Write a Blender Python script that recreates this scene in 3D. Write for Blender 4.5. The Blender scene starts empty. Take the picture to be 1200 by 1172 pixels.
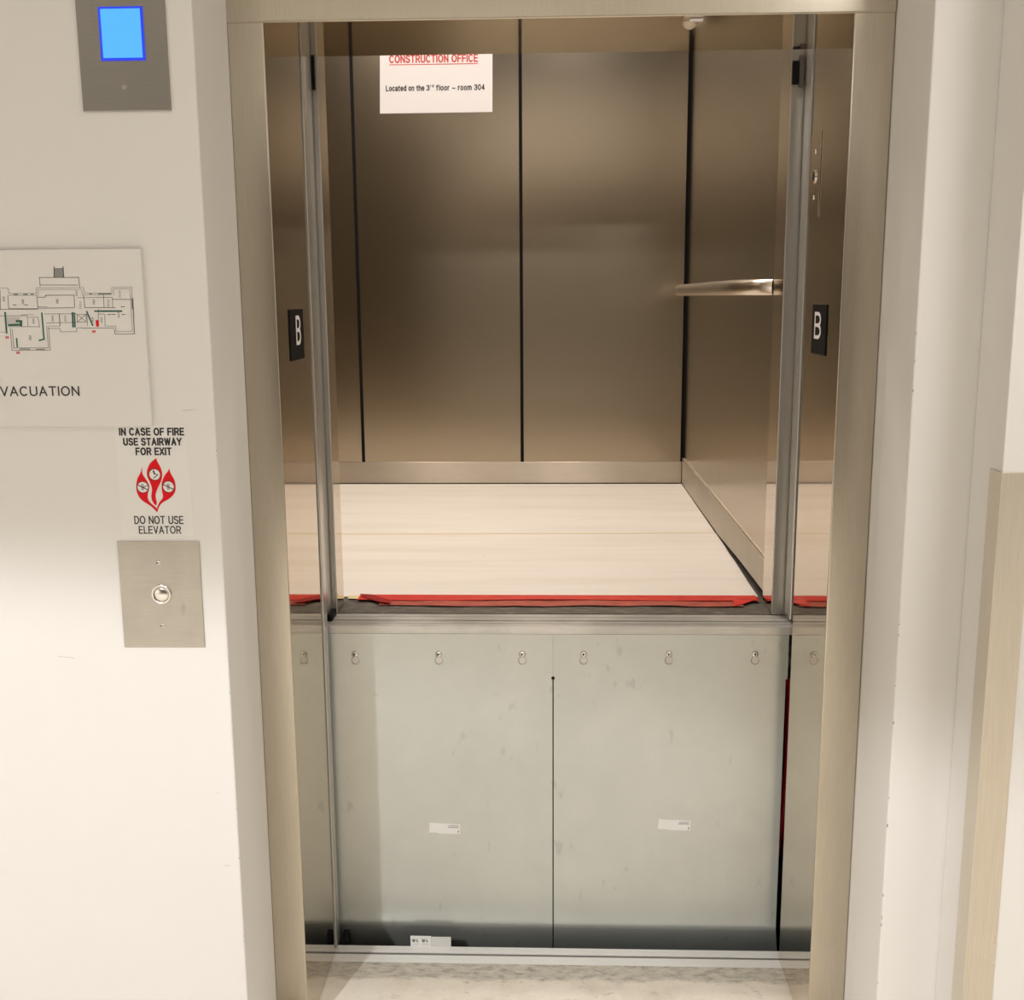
import bpy, bmesh, math, random
from mathutils import Vector, Matrix
random.seed(7)
C = bpy.context.scene.collection
S = bpy.context.scene

# ------------------------------------------------------------------ camera
def make_camera():
    pitch, yaw, roll, f = 0.1830, 0.0365, -0.0071, 1289.7
    cp, sp = math.cos(pitch), math.sin(pitch)
    cy, sy = math.cos(yaw), math.sin(yaw)
    cr, sr = math.cos(roll), math.sin(roll)
    fwd = Vector((-sy * cp, cy * cp, -sp)); right = Vector((cy, sy, 0)); up = right.cross(fwd)
    r2 = right * cr + up * sr
    u2 = up * cr - right * sr
    cam = bpy.data.cameras.new('camera')
    cam.sensor_fit = 'HORIZONTAL'; cam.sensor_width = 36.0; cam.lens = f * 36.0 / 1200.0
    cam.clip_start = 0.02
    o = bpy.data.objects.new('camera', cam); C.objects.link(o)
    m = Matrix.Identity(4)
    for i in range(3):
        m[i][0], m[i][1], m[i][2] = r2[i], u2[i], -fwd[i]
    m[0][3], m[1][3], m[2][3] = -0.0086, -1.9074, 1.5634
    o.matrix_world = m
    S.camera = o
make_camera()

# ------------------------------------------------------------------ world, lights, exposure
w = bpy.data.worlds.new('world'); S.world = w; w.use_nodes = True
w.node_tree.nodes['Background'].inputs[0].default_value = (0.9, 0.85, 0.8, 1)
w.node_tree.nodes['Background'].inputs[1].default_value = 0.0
S.view_settings.view_transform = 'Standard'; S.view_settings.look = 'None'
S.view_settings.exposure = 0.0; S.view_settings.gamma = 1.0
S.view_settings.use_curve_mapping = False
S.cycles.sample_clamp_indirect = 2.5; S.cycles.blur_glossy = 0.6

def area(name, loc, sx, sy, power, col, rot=(0, 0, 0), shape='RECTANGLE', spread=180):
    l = bpy.data.lights.new(name, 'AREA'); l.shape = shape; l.size = sx
    if shape == 'RECTANGLE': l.size_y = sy
    l.energy = power; l.color = col; l.spread = math.radians(spread)
    o = bpy.data.objects.new(name, l); C.objects.link(o); o.location = loc; o.rotation_euler = rot
    return o
HALL_Z = 2.62
WARM = (0.985, 0.965, 0.955)
# unseen ambient fill lights, added at the hall ceiling
FILL_PANELS = [(1.25, -1.22), (-0.3, -3.6), (1.0, -5.4)]
for (x, y), watt in zip(FILL_PANELS, (15, 11, 11)):
    area('hall_fill', (x, y, HALL_Z - 0.035), 0.55, 0.55, watt, WARM)
# the recessed downlight behind and left of the camera, whose housing cuts the beam off above waist height
def downlight():
    l = bpy.data.lights.new('hall_downlight', 'SPOT'); l.energy = 290; l.color = (0.96, 0.97, 0.985)
    l.spot_size = math.radians(131); l.spot_blend = 0.10; l.shadow_soft_size = 0.035
    o = bpy.data.objects.new('hall_downlight', l); C.objects.link(o)
    o.location = (-1.49, -3.0, HALL_Z - 0.03)
DOWN = (-1.49, -3.0)
downlight()
# the four lamps of the car ceiling
CAR_TOP = 3.12
CAR_LAMPS = [(-0.75, 1.15), (0.08, 1.15), (-0.75, 1.95), (0.08, 1.95)]
for x, y in CAR_LAMPS:
    area('car_light', (x, y, CAR_TOP - 0.02), 0.13, 0.13, 7.0, (1.0, 0.925, 0.87), shape='DISK', spread=155)

# ------------------------------------------------------------------ materials
def nmat(name):
    m = bpy.data.materials.new(name); m.use_nodes = True
    nt = m.node_tree; b = nt.nodes['Principled BSDF']
    return m, nt, b
def plain(name, col, rough=0.5, metal=0.0, spec=0.5):
    m, nt, b = nmat(name)
    b.inputs['Base Color'].default_value = (*col, 1); b.inputs['Roughness'].default_value = rough
    b.inputs['Metallic'].default_value = metal; b.inputs['Specular IOR Level'].default_value = spec
    return m
def coords(nt, scale):
    tc = nt.nodes.new('ShaderNodeTexCoord'); mp = nt.nodes.new('ShaderNodeMapping')
    mp.inputs['Scale'].default_value = scale
    nt.links.new(tc.outputs['Object'], mp.inputs['Vector']); return mp
def noise(nt, vec, scale, detail=3, rough=0.55):
    n = nt.nodes.new('ShaderNodeTexNoise'); n.inputs['Scale'].default_value = scale
    n.inputs['Detail'].default_value = detail; n.inputs['Roughness'].default_value = rough
    nt.links.new(vec.outputs[0], n.inputs['Vector']); return n
def ramp(nt, src, stops):
    r = nt.nodes.new('ShaderNodeValToRGB'); e = r.color_ramp.elements
    while len(e) < len(stops): e.new(0.5)
    for el, (p, c) in zip(e, stops):
        el.position = p; el.color = (*c, 1) if len(c) == 3 else c
    nt.links.new(src, r.inputs[0]); return r
def g(v): return (v, v, v)
def paint(name, col, rough=0.55, bump=0.05):
    m, nt, b = nmat(name)
    mp = coords(nt, (1, 1, 1)); n = noise(nt, mp, 1.7, 4)
    r = ramp(nt, n.outputs[0], [(0.3, tuple(c * 0.97 for c in col)), (0.7, col)])
    nt.links.new(r.outputs[0], b.inputs['Base Color'])
    b.inputs['Roughness'].default_value = rough; b.inputs['Specular IOR Level'].default_value = 0.35
    n2 = noise(nt, mp, 260, 2); bp = nt.nodes.new('ShaderNodeBump'); bp.inputs['Strength'].default_value = bump
    bp.inputs['Distance'].default_value = 0.002
    nt.links.new(n2.outputs[0], bp.inputs['Height']); nt.links.new(bp.outputs[0], b.inputs['Normal'])
    return m
def steel(name, col, rough, aniso=0.0, arot=0.0, grain=(1, 1, 60), var=0.06, cvar=0.06, bump=0.0, smudge=0.0, metal=1.0):
    m, nt, b = nmat(name)
    b.inputs['Metallic'].default_value = metal
    mp = coords(nt, grain); n = noise(nt, mp, 14, 4)
    mp2 = coords(nt, (1, 1, 1)); n2 = noise(nt, mp2, 3.2, 5, 0.6)
    r = ramp(nt, n.outputs[0], [(0.3, tuple(c * (1 - cvar) for c in col)), (0.7, tuple(min(1, c * (1 + cvar)) for c in col))])
    if smudge > 0:
        r2 = ramp(nt, n2.outputs[0], [(0.42, g(1 - smudge)), (0.6, g(1))])
        mx = nt.nodes.new('ShaderNodeMixRGB'); mx.blend_type = 'MULTIPLY'; mx.inputs[0].default_value = 1
        nt.links.new(r.outputs[0], mx.inputs[1]); nt.links.new(r2.outputs[0], mx.inputs[2])
        nt.links.new(mx.outputs[0], b.inputs['Base Color'])
    else:
        nt.links.new(r.outputs[0], b.inputs['Base Color'])
    mr = nt.nodes.new('ShaderNodeMapRange'); mr.inputs['From Min'].default_value = 0.3; mr.inputs['From Max'].default_value = 0.7
    mr.inputs['To Min'].default_value = max(0.02, rough - var); mr.inputs['To Max'].default_value = rough + var
    nt.links.new(n2.outputs[0], mr.inputs['Value']); nt.links.new(mr.outputs[0], b.inputs['Roughness'])
    if aniso:
        b.inputs['Anisotropic'].default_value = aniso; b.inputs['Anisotropic Rotation'].default_value = arot
        t = nt.nodes.new('ShaderNodeTangent'); t.direction_type = 'UV_MAP'; t.uv_map = 'UVMap'
        nt.links.new(t.outputs[0], b.inputs['Tangent'])
    if bump:
        bp = nt.nodes.new('ShaderNodeBump'); bp.inputs['Strength'].default_value = bump; bp.inputs['Distance'].default_value = 0.001
        nt.links.new(n.outputs[0], bp.inputs['Height']); nt.links.new(bp.outputs[0], b.inputs['Normal'])
    return m
M = {}
M['wall'] = paint('wall_paint', (0.83, 0.805, 0.77))
M['wall_dark'] = paint('dimmed_hall_wall', (0.20, 0.175, 0.145))  # dark colour stands in for a dim hall in the car steel's reflections
M['ceil'] = paint('ceiling_paint', (0.80, 0.78, 0.74))
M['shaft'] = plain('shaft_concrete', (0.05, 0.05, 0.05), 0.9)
M['panel'] = steel('brushed_panel', (0.46, 0.395, 0.30), 0.235, 0.0, 0.25, (1, 1, 60), 0.0, 0.03)
M['base'] = steel('brushed_skirting', (0.62, 0.55, 0.46), 0.40, 0.95, 0.25, (1, 1, 40), 0.0, 0.05, 0, 0.06)
M['polish'] = steel('polished_jamb', (0.65, 0.575, 0.475), 0.055, 0, 0, (1, 1, 30), 0.0, 0.03)
M['frame'] = steel('brushed_frame', (0.56, 0.51, 0.425), 0.24, 0.6, 0.0, (40, 40, 1), 0.02, 0.05)
M['edge'] = steel('door_edge_steel', (0.50, 0.48, 0.44), 0.24, 0, 0, (30, 30, 1), 0.04, 0.05, 0, 0, 0.6)
M['plate'] = steel('faceplate_steel', (0.56, 0.52, 0.46), 0.34, 0.5, 0.25, (1, 1, 40), 0.05, 0.04, 0, 0.15)
M['plate_dark'] = steel('indicator_steel', (0.36, 0.345, 0.32), 0.30, 0.6, 0.25, (1, 1, 60), 0.05, 0.05)
M['chrome'] = plain('bright_steel', (0.78, 0.76, 0.72), 0.16, 1.0)
M['rail'] = plain('handrail_steel', (0.80, 0.73, 0.63), 0.27, 1.0)
M['alu'] = steel('sill_aluminium', (0.74, 0.72, 0.68), 0.34, 0, 0, (1, 30, 30), 0.06, 0.08, 0, 0.22, 0.45)
M['sill_bright'] = steel('landing_sill_aluminium', (0.92, 0.905, 0.87), 0.36, 0, 0, (1, 30, 30), 0.05, 0.03, 0, 0.05, 0.05)
M['guard'] = steel('guard_steel', (0.70, 0.645, 0.55), 0.30, 0.3, 0.0, (30, 30, 1), 0.03, 0.04, 0, 0, 0.82)
M['galv'] = steel('galvanised_sheet', (0.615, 0.63, 0.59), 0.25, 0, 0, (1, 1, 1), 0.02, 0.02, 0, 0.05, 0.42)
def scuffed(m):
    # grey hand and shoe scuffs on the sheet metal
    nt = m.node_tree; b = nt.nodes['Principled BSDF']; src = b.inputs['Base Color'].links[0].from_socket
    mp = coords(nt, (1.6, 1, 0.8)); mp.inputs['Rotation'].default_value = (0, 0.6, 0)
    n = noise(nt, mp, 19, 2, 0.45); r = ramp(nt, n.outputs[0], [(0.69, g(1)), (0.76, g(0.86))])
    mx = nt.nodes.new('ShaderNodeMixRGB'); mx.blend_type = 'MULTIPLY'; mx.inputs[0].default_value = 1
    nt.links.new(src, mx.inputs[1]); nt.links.new(r.outputs[0], mx.inputs[2]); nt.links.new(mx.outputs[0], b.inputs['Base Color'])
scuffed(M['galv']); scuffed(M['plate'])
M['black'] = plain('black_plastic', (0.010, 0.010, 0.010), 0.5, 0, 0.1)
M['void'] = plain('dark_gap', (0.004, 0.004, 0.004), 0.9)
M['ink'] = plain('black_ink', (0.02, 0.02, 0.022), 0.6)
M['red_ink'] = plain('red_ink', (0.74, 0.010, 0.018), 0.5, 0, 0.15)
M['red_text'] = plain('red_text_ink', (0.62, 0.06, 0.05), 0.6)
M['green_ink'] = plain('green_ink', (0.02, 0.12, 0.085), 0.6)
M['gray_ink'] = plain('grey_ink', (0.22, 0.22, 0.21), 0.6)
M['pale_ink'] = plain('pale_ink', (0.42, 0.41, 0.40), 0.6)
M['white'] = plain('white_print', (0.86, 0.82, 0.81), 0.5, 0, 0.2)
M['sign'] = plain('sign_board', (0.80, 0.775, 0.74), 0.45)
M['notice'] = plain('notice_paper', (0.86, 0.82, 0.80), 0.6)
M['tag'] = plain('tag_paper', (0.80, 0.79, 0.76), 0.5)
M['film'] = plain('sticker_film', (0.835, 0.812, 0.78), 0.45)
M['rubber'] = plain('beige_plastic', (0.62, 0.52, 0.38), 0.5)
M['yellow'] = plain('yellow_tape', (0.80, 0.66, 0.36), 0.55)
M['cable'] = plain('red_hose', (0.72, 0.015, 0.03), 0.3)
def tape_mat():
    m, nt, b = nmat('red_tape')
    n = noise(nt, coords(nt, (4, 20, 1)), 6, 5)
    r = ramp(nt, n.outputs[0], [(0.3, (0.58, 0.028, 0.022)), (0.7, (0.88, 0.065, 0.045))])
    nt.links.new(r.outputs[0], b.inputs['Base Color']); b.inputs['Roughness'].default_value = 0.38
    return m
M['tape'] = tape_mat()
def tape_pale():
    m, nt, b = nmat('red_tape_thin')
    n = noise(nt, coords(nt, (6, 25, 1)), 5, 5)
    r = ramp(nt, n.outputs[0], [(0.32, (0.30, 0.10, 0.075)), (0.5, (0.50, 0.10, 0.07)), (0.7, (0.62, 0.16, 0.11))])
    nt.links.new(r.outputs[0], b.inputs['Base Color']); b.inputs['Roughness'].default_value = 0.35
    return m
M['tape_thin'] = tape_pale()
def paper_mat():
    m, nt, b = nmat('floor_paper')
    n = noise(nt, coords(nt, (0.5, 5, 1)), 2.2, 5, 0.6)
    r = ramp(nt, n.outputs[0], [(0.3, (0.80, 0.73, 0.64)), (0.55, (0.88, 0.82, 0.745)), (0.75, (0.86, 0.79, 0.70))])
    v = nt.nodes.new('ShaderNodeTexVoronoi'); v.inputs['Scale'].default_value = 5.5
    nt.links.new(coords(nt, (1, 1, 1)).outputs[0], v.inputs['Vector'])
    r2 = ramp(nt, v.outputs['Distance'], [(0.0, (0.45, 0.37, 0.28)), (0.028, (1, 1, 1))])
    mx = nt.nodes.new('ShaderNodeMixRGB'); mx.blend_type = 'MULTIPLY'; mx.inputs[0].default_value = 0.55
    nt.links.new(r.outputs[0], mx.inputs[1]); nt.links.new(r2.outputs[0], mx.inputs[2])
    nt.links.new(mx.outputs[0], b.inputs['Base Color']); b.inputs['Roughness'].default_value = 0.75
    b.inputs['Specular IOR Level'].default_value = 0.2
    return m
M['paper'] = paper_mat()
def concrete_mat():
    m, nt, b = nmat('worn_concrete')
    mp = coords(nt, (1, 1, 1))
    n = noise(nt, mp, 5, 8, 0.65)
    r = ramp(nt, n.outputs[0], [(0.30, (0.68, 0.60, 0.50)), (0.5, (0.86, 0.785, 0.675)), (0.7, (0.90, 0.845, 0.755))])
    n2 = noise(nt, coords(nt, (1, 1.6, 1)), 23, 6, 0.7)
    r2 = ramp(nt, n2.outputs[0], [(0.30, g(0.50)), (0.42, g(1.0)), (0.66, g(1.0)), (0.74, g(1.28))])
    mx = nt.nodes.new('ShaderNodeMixRGB'); mx.blend_type = 'MULTIPLY'; mx.inputs[0].default_value = 0.8
    nt.links.new(r.outputs[0], mx.inputs[1]); nt.links.new(r2.outputs[0], mx.inputs[2])
    # worn, chipped mortar strip just in front of the sill
    sp = nt.nodes.new('ShaderNodeSeparateXYZ'); nt.links.new(mp.outputs[0], sp.inputs[0])
    nw = noise(nt, mp, 9, 6, 0.7)
    ad = nt.nodes.new('ShaderNodeMath'); ad.operation = 'MULTIPLY_ADD'; ad.inputs[1].default_value = 0.07
    nt.links.new(nw.outputs[0], ad.inputs[0]); nt.links.new(sp.outputs[1], ad.inputs[2])
    sel = ramp(nt, ad.outputs[0], [(0.435, g(0)), (0.447, g(1))])
    n3 = noise(nt, coords(nt, (1, 2.2, 1)), 30, 7, 0.75)
    r3 = ramp(nt, n3.outputs[0], [(0.36, (0.34, 0.30, 0.25)), (0.5, (0.60, 0.55, 0.47)), (0.66, (0.72, 0.67, 0.58)), (0.70, (0.9, 0.88, 0.84))])
    mw = nt.nodes.new('ShaderNodeMixRGB'); nt.links.new(sel.outputs[0], mw.inputs[0])
    nt.links.new(mx.outputs[0], mw.inputs[1]); nt.links.new(r3.outputs[0], mw.inputs[2])
    nt.links.new(mw.outputs[0], b.inputs['Base Color']); b.inputs['Roughness'].default_value = 0.6
    bp = nt.nodes.new('ShaderNodeBump'); bp.inputs['Strength'].default_value = 0.35; bp.inputs['Distance'].default_value = 0.004
    nt.links.new(n2.outputs[0], bp.inputs['Height']); nt.links.new(bp.outputs[0], b.inputs['Normal'])
    return m
M['concrete'] = concrete_mat()
def carfloor_mat():
    m, nt, b = nmat('worn_car_floor')
    n = noise(nt, coords(nt, (1.5, 9, 1)), 14, 7, 0.7)
    r = ramp(nt, n.outputs[0], [(0.35, (0.055, 0.048, 0.040)), (0.55, (0.13, 0.118, 0.098)), (0.68, (0.42, 0.39, 0.34))])
    nt.links.new(r.outputs[0], b.inputs['Base Color']); b.inputs['Roughness'].default_value = 0.45
    return m
M['carfloor'] = carfloor_mat()
def emit(name, col, s):
    m, nt, b = nmat(name)
    b.inputs['Base Color'].default_value = (0, 0, 0, 1)
    b.inputs['Emission Color'].default_value = (*col, 1); b.inputs['Emission Strength'].default_value = s
    return m
M['screen'] = emit('lit_screen', (0.10, 0.50, 1.0), 1.0)
M['screen_edge'] = emit('lit_screen_edge', (0.02, 0.06, 0.95), 0.9)
M['lamp'] = emit('lamp_lens', (1.0, 0.9, 0.8), 6.0)

# ------------------------------------------------------------------ mesh builder
class MB:
    def __init__(s, frame=None):
        s.v, s.f, s.mi = [], [], []
        s.fr = frame
    def p(s, a, b, c):
        v = Vector((a, b, c))
        if s.fr:
            o, r, u, n = s.fr
            v = o + r * a + u * b + n * c
        s.v.append(v); return len(s.v) - 1
    def face(s, ids, mi=0): s.f.append(list(ids)); s.mi.append(mi); return s
    def box(s, x0, x1, y0, y1, z0, z1, mi=0, face_mi=None):
        i = [s.p(x, y, z) for x in (x0, x1) for y in (y0, y1) for z in (z0, z1)]
        F = {'-x': (0, 1, 3, 2), '+x': (4, 6, 7, 5), '-y': (0, 4, 5, 1), '+y': (2, 3, 7, 6), '-z': (0, 2, 6, 4), '+z': (1, 5, 7, 3)}
        for k, f in F.items():
            s.face([i[j] for j in f], (face_mi or {}).get(k, mi))
        return s
    def prism(s, pts, c0, c1, mi=0):          # outline in (a,b), thickness along the third axis
        a = [s.p(x, y, c0) for x, y in pts]; b = [s.p(x, y, c1) for x, y in pts]
        s.face(a[::-1], mi); s.face(b, mi); n = len(pts)
        for k in range(n): s.face([a[k], a[(k + 1) % n], b[(k + 1) % n], b[k]], mi)
        return s
    def disc(s, x, y, r, c0, c1, n=24, mi=0, ry=None):
        ry = ry or r
        return s.prism([(x + r * math.cos(t * 2 * math.pi / n), y + ry * math.sin(t * 2 * math.pi / n)) for t in range(n)], c0, c1, mi)
    def ring(s, x, y, r0, r1, c0, c1, n=28, mi=0):
        ids = []
        for t in range(n):
            a = t * 2 * math.pi / n; ca, sa = math.cos(a), math.sin(a)
            ids.append([s.p(x + r * ca, y + r * sa, c) for r, c in ((r0, c0), (r1, c0), (r1, c1), (r0, c1))])
        for t in range(n):
            A, B = ids[t], ids[(t + 1) % n]
            for k in range(4): s.face([A[k], B[k], B[(k + 1) % 4], A[(k + 1) % 4]], mi)
        return s
    def dome(s, x, y, r, h, c0, n=20, m=6, mi=0):
        rows = []
        for j in range(m):
            t = j / m * math.pi / 2
            rows.append([s.p(x + r * math.cos(t) * math.cos(k * 2 * math.pi / n), y + r * math.cos(t) * math.sin(k * 2 * math.pi / n), c0 + h * math.sin(t)) for k in range(n)])
        top = s.p(x, y, c0 + h)
        for j in range(m - 1):
            for k in range(n): s.face([rows[j][k], rows[j][(k + 1) % n], rows[j + 1][(k + 1) % n], rows[j + 1][k]], mi)
        for k in range(n): s.face([rows[-1][k], rows[-1][(k + 1) % n], top], mi)
        s.face(rows[0][::-1], mi)
        return s
    def tube(s, path, ra, rb=None, n=16, mi=0, up=Vector((0, 0, 1)), cap=True):
        rb = rb or ra; rows = []
        pts = [Vector(q) for q in path]
        for k, q in enumerate(pts):
            d = (pts[min(k + 1, len(pts) - 1)] - pts[max(k - 1, 0)]).normalized()
            e1 = d.cross(up)
            if e1.length < 1e-4: e1 = d.cross(Vector((0, 1, 0)))
            e1.normalize(); e2 = e1.cross(d)
            rows.append([s.p(*(q + e1 * (ra * math.cos(t * 2 * math.pi / n)) + e2 * (rb * math.sin(t * 2 * math.pi / n)))) for t in range(n)])
        for A, B in zip(rows, rows[1:]):
            for t in range(n): s.face([A[t], A[(t + 1) % n], B[(t + 1) % n], B[t]], mi)
        if cap: s.face(rows[0][::-1], mi); s.face(rows[-1], mi)
        return s
    def line(s, pts, wdt, c0, c1, mi=0):       # polyline of thin bars in (a,b)
        s.k = getattr(s, 'k', 0)
        for (x0, y0), (x1, y1) in zip(pts, pts[1:]):
            s.k += 1; dc = 2e-5 * (s.k % 9)     # laid over one another, so no two faces coincide
            d = Vector((x1 - x0, y1 - y0)); L = d.length
            if L < 1e-6: continue
            d /= L; nx, ny = -d.y * wdt / 2, d.x * wdt / 2; ex, ey = d.x * wdt / 2, d.y * wdt / 2
            s.prism([(x0 - ex - nx, y0 - ey - ny), (x1 + ex - nx, y1 + ey - ny), (x1 + ex + nx, y1 + ey + ny), (x0 - ex + nx, y0 - ey + ny)], c0 + dc, c1 + dc, mi)
        return s
    def build(s, name, mats, parent=None, bevel=0.0, smooth=False, seg=2):
        me = bpy.data.meshes.new(name)
        if not isinstance(mats, (list, tuple)): mats = [mats]
        o = bpy.data.objects.new(name, me); C.objects.link(o)
        org = Vector((0, 0, 0))
        q = parent
        while q is not None:
            org = org + q.matrix_basis.translation; q = q.parent
        me.from_pydata([tuple(v - org) for v in s.v], [], s.f)
        for m in mats: me.materials.append(m)
        me.polygons.foreach_set('material_index', s.mi)
        bm = bmesh.new(); bm.from_mesh(me)
        bmesh.ops.recalc_face_normals(bm, faces=bm.faces)
        if bevel > 0:
            ed = [e for e in bm.edges if len(e.link_faces) == 2 and e.calc_face_angle(0) > 0.6]
            bmesh.ops.bevel(bm, geom=ed, offset=bevel, segments=seg, profile=0.5, affect='EDGES', clamp_overlap=True)
        uv = bm.loops.layers.uv.new('UVMap')
        for f in bm.faces:
            n = f.normal; ax = max(range(3), key=lambda k: abs(n[k]))
            for l in f.loops:
                q = l.vert.co
                l[uv].uv = ((q.y, q.z) if ax == 0 else (q.x, q.z) if ax == 1 else (q.x, q.y))
            f.smooth = smooth
        bm.to_mesh(me); bm.free()
        if smooth:
            try: me.set_sharp_from_angle(angle=math.radians(42))
            except Exception: pass
        if parent is not None: o.parent = parent
        return o
def thing(name, label, cat, loc=(0, 0, 0), group=None):
    o = bpy.data.objects.new(name, None); C.objects.link(o); o.location = loc
    o.empty_display_size = 0.05
    o['label'] = label; o['category'] = cat
    if group: o['group'] = group
    return o
def tag(o, label, cat, group=None, kind=None):
    o['label'] = label; o['category'] = cat
    if group: o['group'] = group
    if kind: o['kind'] = kind
    return o
def struct(o, label=None):
    o['kind'] = 'structure'
    if label: o['label'] = label
    return o
X, Y, Z = Vector((1, 0, 0)), Vector((0, 1, 0)), Vector((0, 0, 1))
def wall_frame(y, x=0, z=0): return (Vector((x, y, z)), X, Z, -Y)      # reads from the hall: a=x, b=z, c towards the viewer

# plain grotesque lettering drawn as strokes: every glyph is a set of polylines on a grid one unit high
def arc(cx, cy, rx, ry, a0, a1, n=9):
    return [(cx + rx * math.cos(math.radians(a0 + (a1 - a0) * k / n)), cy + ry * math.sin(math.radians(a0 + (a1 - a0) * k / n))) for k in range(n + 1)]
def ell(cx, cy, rx, ry): return arc(cx, cy, rx, ry, 0, 360, 20)
G = {
 'A': (.62, [[(0, 0), (.31, 1), (.62, 0)], [(.10, .32), (.52, .32)]]),
 'B': (.56, [[(0, 0), (0, 1), (.28, 1)] + arc(.28, .755, .245, .245, 90, -90) + [(0, .51)], [(.28, .51)] + arc(.29, .255, .265, .255, 90, -90) + [(0, 0)]]),
 'C': (.64, [arc(.33, .5, .33, .5, 48, 312, 18)]),
 'D': (.60, [[(0, 0), (0, 1), (.22, 1)] + arc(.22, .5, .38, .5, 90, -90, 14) + [(0, 0)]]),
 'E': (.50, [[(.50, 1), (0, 1), (0, 0), (.50, 0)], [(0, .52), (.46, .52)]]),
 'F': (.48, [[(.48, 1), (0, 1), (0, 0)], [(0, .5), (.42, .5)]]),
 'I': (.0, [[(0, 0), (0, 1)]]),
 'L': (.46, [[(0, 1), (0, 0), (.46, 0)]]),
 'N': (.58, [[(0, 0), (0, 1), (.58, 0), (.58, 1)]]),
 'O': (.70, [ell(.35, .5, .35, .5)]),
 'R': (.57, [[(0, 0), (0, 1), (.30, 1)] + arc(.30, .735, .26, .265, 90, -90) + [(0, .47)], [(.30, .47), (.57, 0)]]),
 'S': (.56, [arc(.28, .745, .25, .255, 25, 210, 12) + [(.12, .59), (.44, .44)] + arc(.28, .265, .28, .265, 40, -155, 14)]),
 'T': (.56, [[(0, 1), (.56, 1)], [(.28, 1), (.28, 0)]]),
 'U': (.58, [[(0, 1), (0, .30)] + arc(.29, .30, .29, .30, 180, 360, 12) + [(.58, 1)]]),
 'V': (.60, [[(0, 1), (.30, 0), (.60, 1)]]),
 'W': (.86, [[(0, 1), (.21, 0), (.43, .95), (.65, 0), (.86, 1)]]),
 'X': (.58, [[(0, 0), (.58, 1)], [(0, 1), (.58, 0)]]),
 'Y': (.60, [[(0, 1), (.30, .44), (.60, 1)], [(.30, .44), (.30, 0)]]),
 '0': (.48, [ell(.24, .5, .24, .5)]),
 '1': (.24, [[(0, .78), (.14, .85), (.24, 1), (.24, 0)]]),
 '3': (.48, [arc(.23, .755, .22, .245, 160, -80, 12) + arc(.22, .26, .26, .26, 80, -165, 14)]),
 '4': (.50, [[(.36, 0), (.36, 1), (0, .28), (.50, .28)]]),
 '5': (.48, [[(.44, 1), (.10, 1), (.04, .52)] + arc(.22, .31, .26, .31, 125, -155, 14)]),
 'a': (.44, [arc(.22, .52, .20, .20, 155, 0, 8) + [(.42, .05), (.45, 0)], arc(.20, .19, .20, .19, 70, 360, 14) + [(.42, .36)] + [(.26, .38)]]),
 'c': (.42, [arc(.23, .36, .23, .36, 45, 315, 14)]),
 'd': (.44, [ell(.22, .36, .22, .36), [(.44, 1), (.44, 0)]]),
 'e': (.46, [[(0, .38), (.46, .38)] + arc(.23, .36, .23, .36, 5, 318, 16)]),
 'f': (.32, [[(.32, 1.0)] + arc(.24, .84, .14, .16, 90, 180, 6) + [(.10, 0)], [(0, .70), (.28, .70)]]),
 'h': (.42, [[(0, 1), (0, 0)], [(0, .45)] + arc(.21, .47, .21, .25, 180, 0, 9) + [(.42, 0)]]),
 'l': (.0, [[(0, 0), (0, 1)]]),
 'm': (.70, [[(0, .72), (0, 0)], arc(.175, .50, .175, .22, 180, 0, 8) + [(.35, 0)], arc(.525, .50, .175, .22, 180, 0, 8) + [(.70, 0)]]),
 'n': (.42, [[(0, .72), (0, 0)], [(0, .45)] + arc(.21, .47, .21, .25, 180, 0, 9) + [(.42, 0)]]),
 'o': (.46, [ell(.23, .36, .23, .36)]),
 'r': (.24, [[(0, .72), (0, 0)], arc(.20, .46, .20, .26, 180, 80, 6)]),
 't': (.24, [[(.10, .92), (.10, .12)] + arc(.20, .12, .10, .12, 180, 280, 5), [(0, .70), (.24, .70)]]),
 '\u2013': (.50, [[(0, .36), (.50, .36)]]),
}
def text(name, string, x0, x1, z0, z1, frame, c, mat, parent, weight=0.14, gap=0.20):
    adv, pen = [], 0.0
    for ch in string:
        if ch == ' ': pen += 0.44; continue
        adv.append((ch, pen)); pen += G[ch][0] + weight + gap - 0.06
    wide = adv[-1][1] + G[adv[-1][0]][0]
    hgt = z1 - z0; wt = weight * hgt
    sx = (x1 - x0 - wt) / max(wide, 1e-6); sz = hgt - wt
    m = MB(frame)
    for ch, px in adv:
        for pl_ in G[ch][1]:
            m.line([(x0 + wt / 2 + (px + a) * sx, z0 + wt / 2 + b * sz) for a, b in pl_], wt, c, c + 0.0002)
    return m.build(name, mat, parent)

H = 0.5335           # half width of the opening
YF, YJ = 0.2073, 0.500
ZH = 2.057
ZF = 0.8053          # car floor above the landing

# ------------------------------------------------------------------ setting
struct(MB().box(-3.2, 2.4, -7.0, 0.466, -0.12, 0.0).build('floor', M['concrete']))
struct(MB().box(-3.2, 2.4, -7.0, 0.50, HALL_Z, HALL_Z + 0.1).build('ceiling', M['ceil']))
wl = struct(MB().box(-3.2, -0.5995, 0, 0.2060, 0, HALL_Z).box(-3.2, -0.6036, 0.2062, 0.50, 0, HALL_Z).build('wall_left', M['wall'], bevel=0.003))
wr = struct(MB().box(0.6085, 2.4, 0, 0.50, 0, HALL_Z).build('wall_right', M['wall'], bevel=0.003))
struct(MB().box(-0.5994, 0.6084, 0, 0.50, 2.22, HALL_Z).build('wall_front', M['wall']))
struct(MB().box(0.717, 2.4, -0.13, -0.0005, 0, HALL_Z).build('wall_pier', M['wall'], bevel=0.002))
struct(MB().box(-3.3, -3.2, -7.0, 0.5, 0, HALL_Z).build('wall_west', M['wall']))
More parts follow.
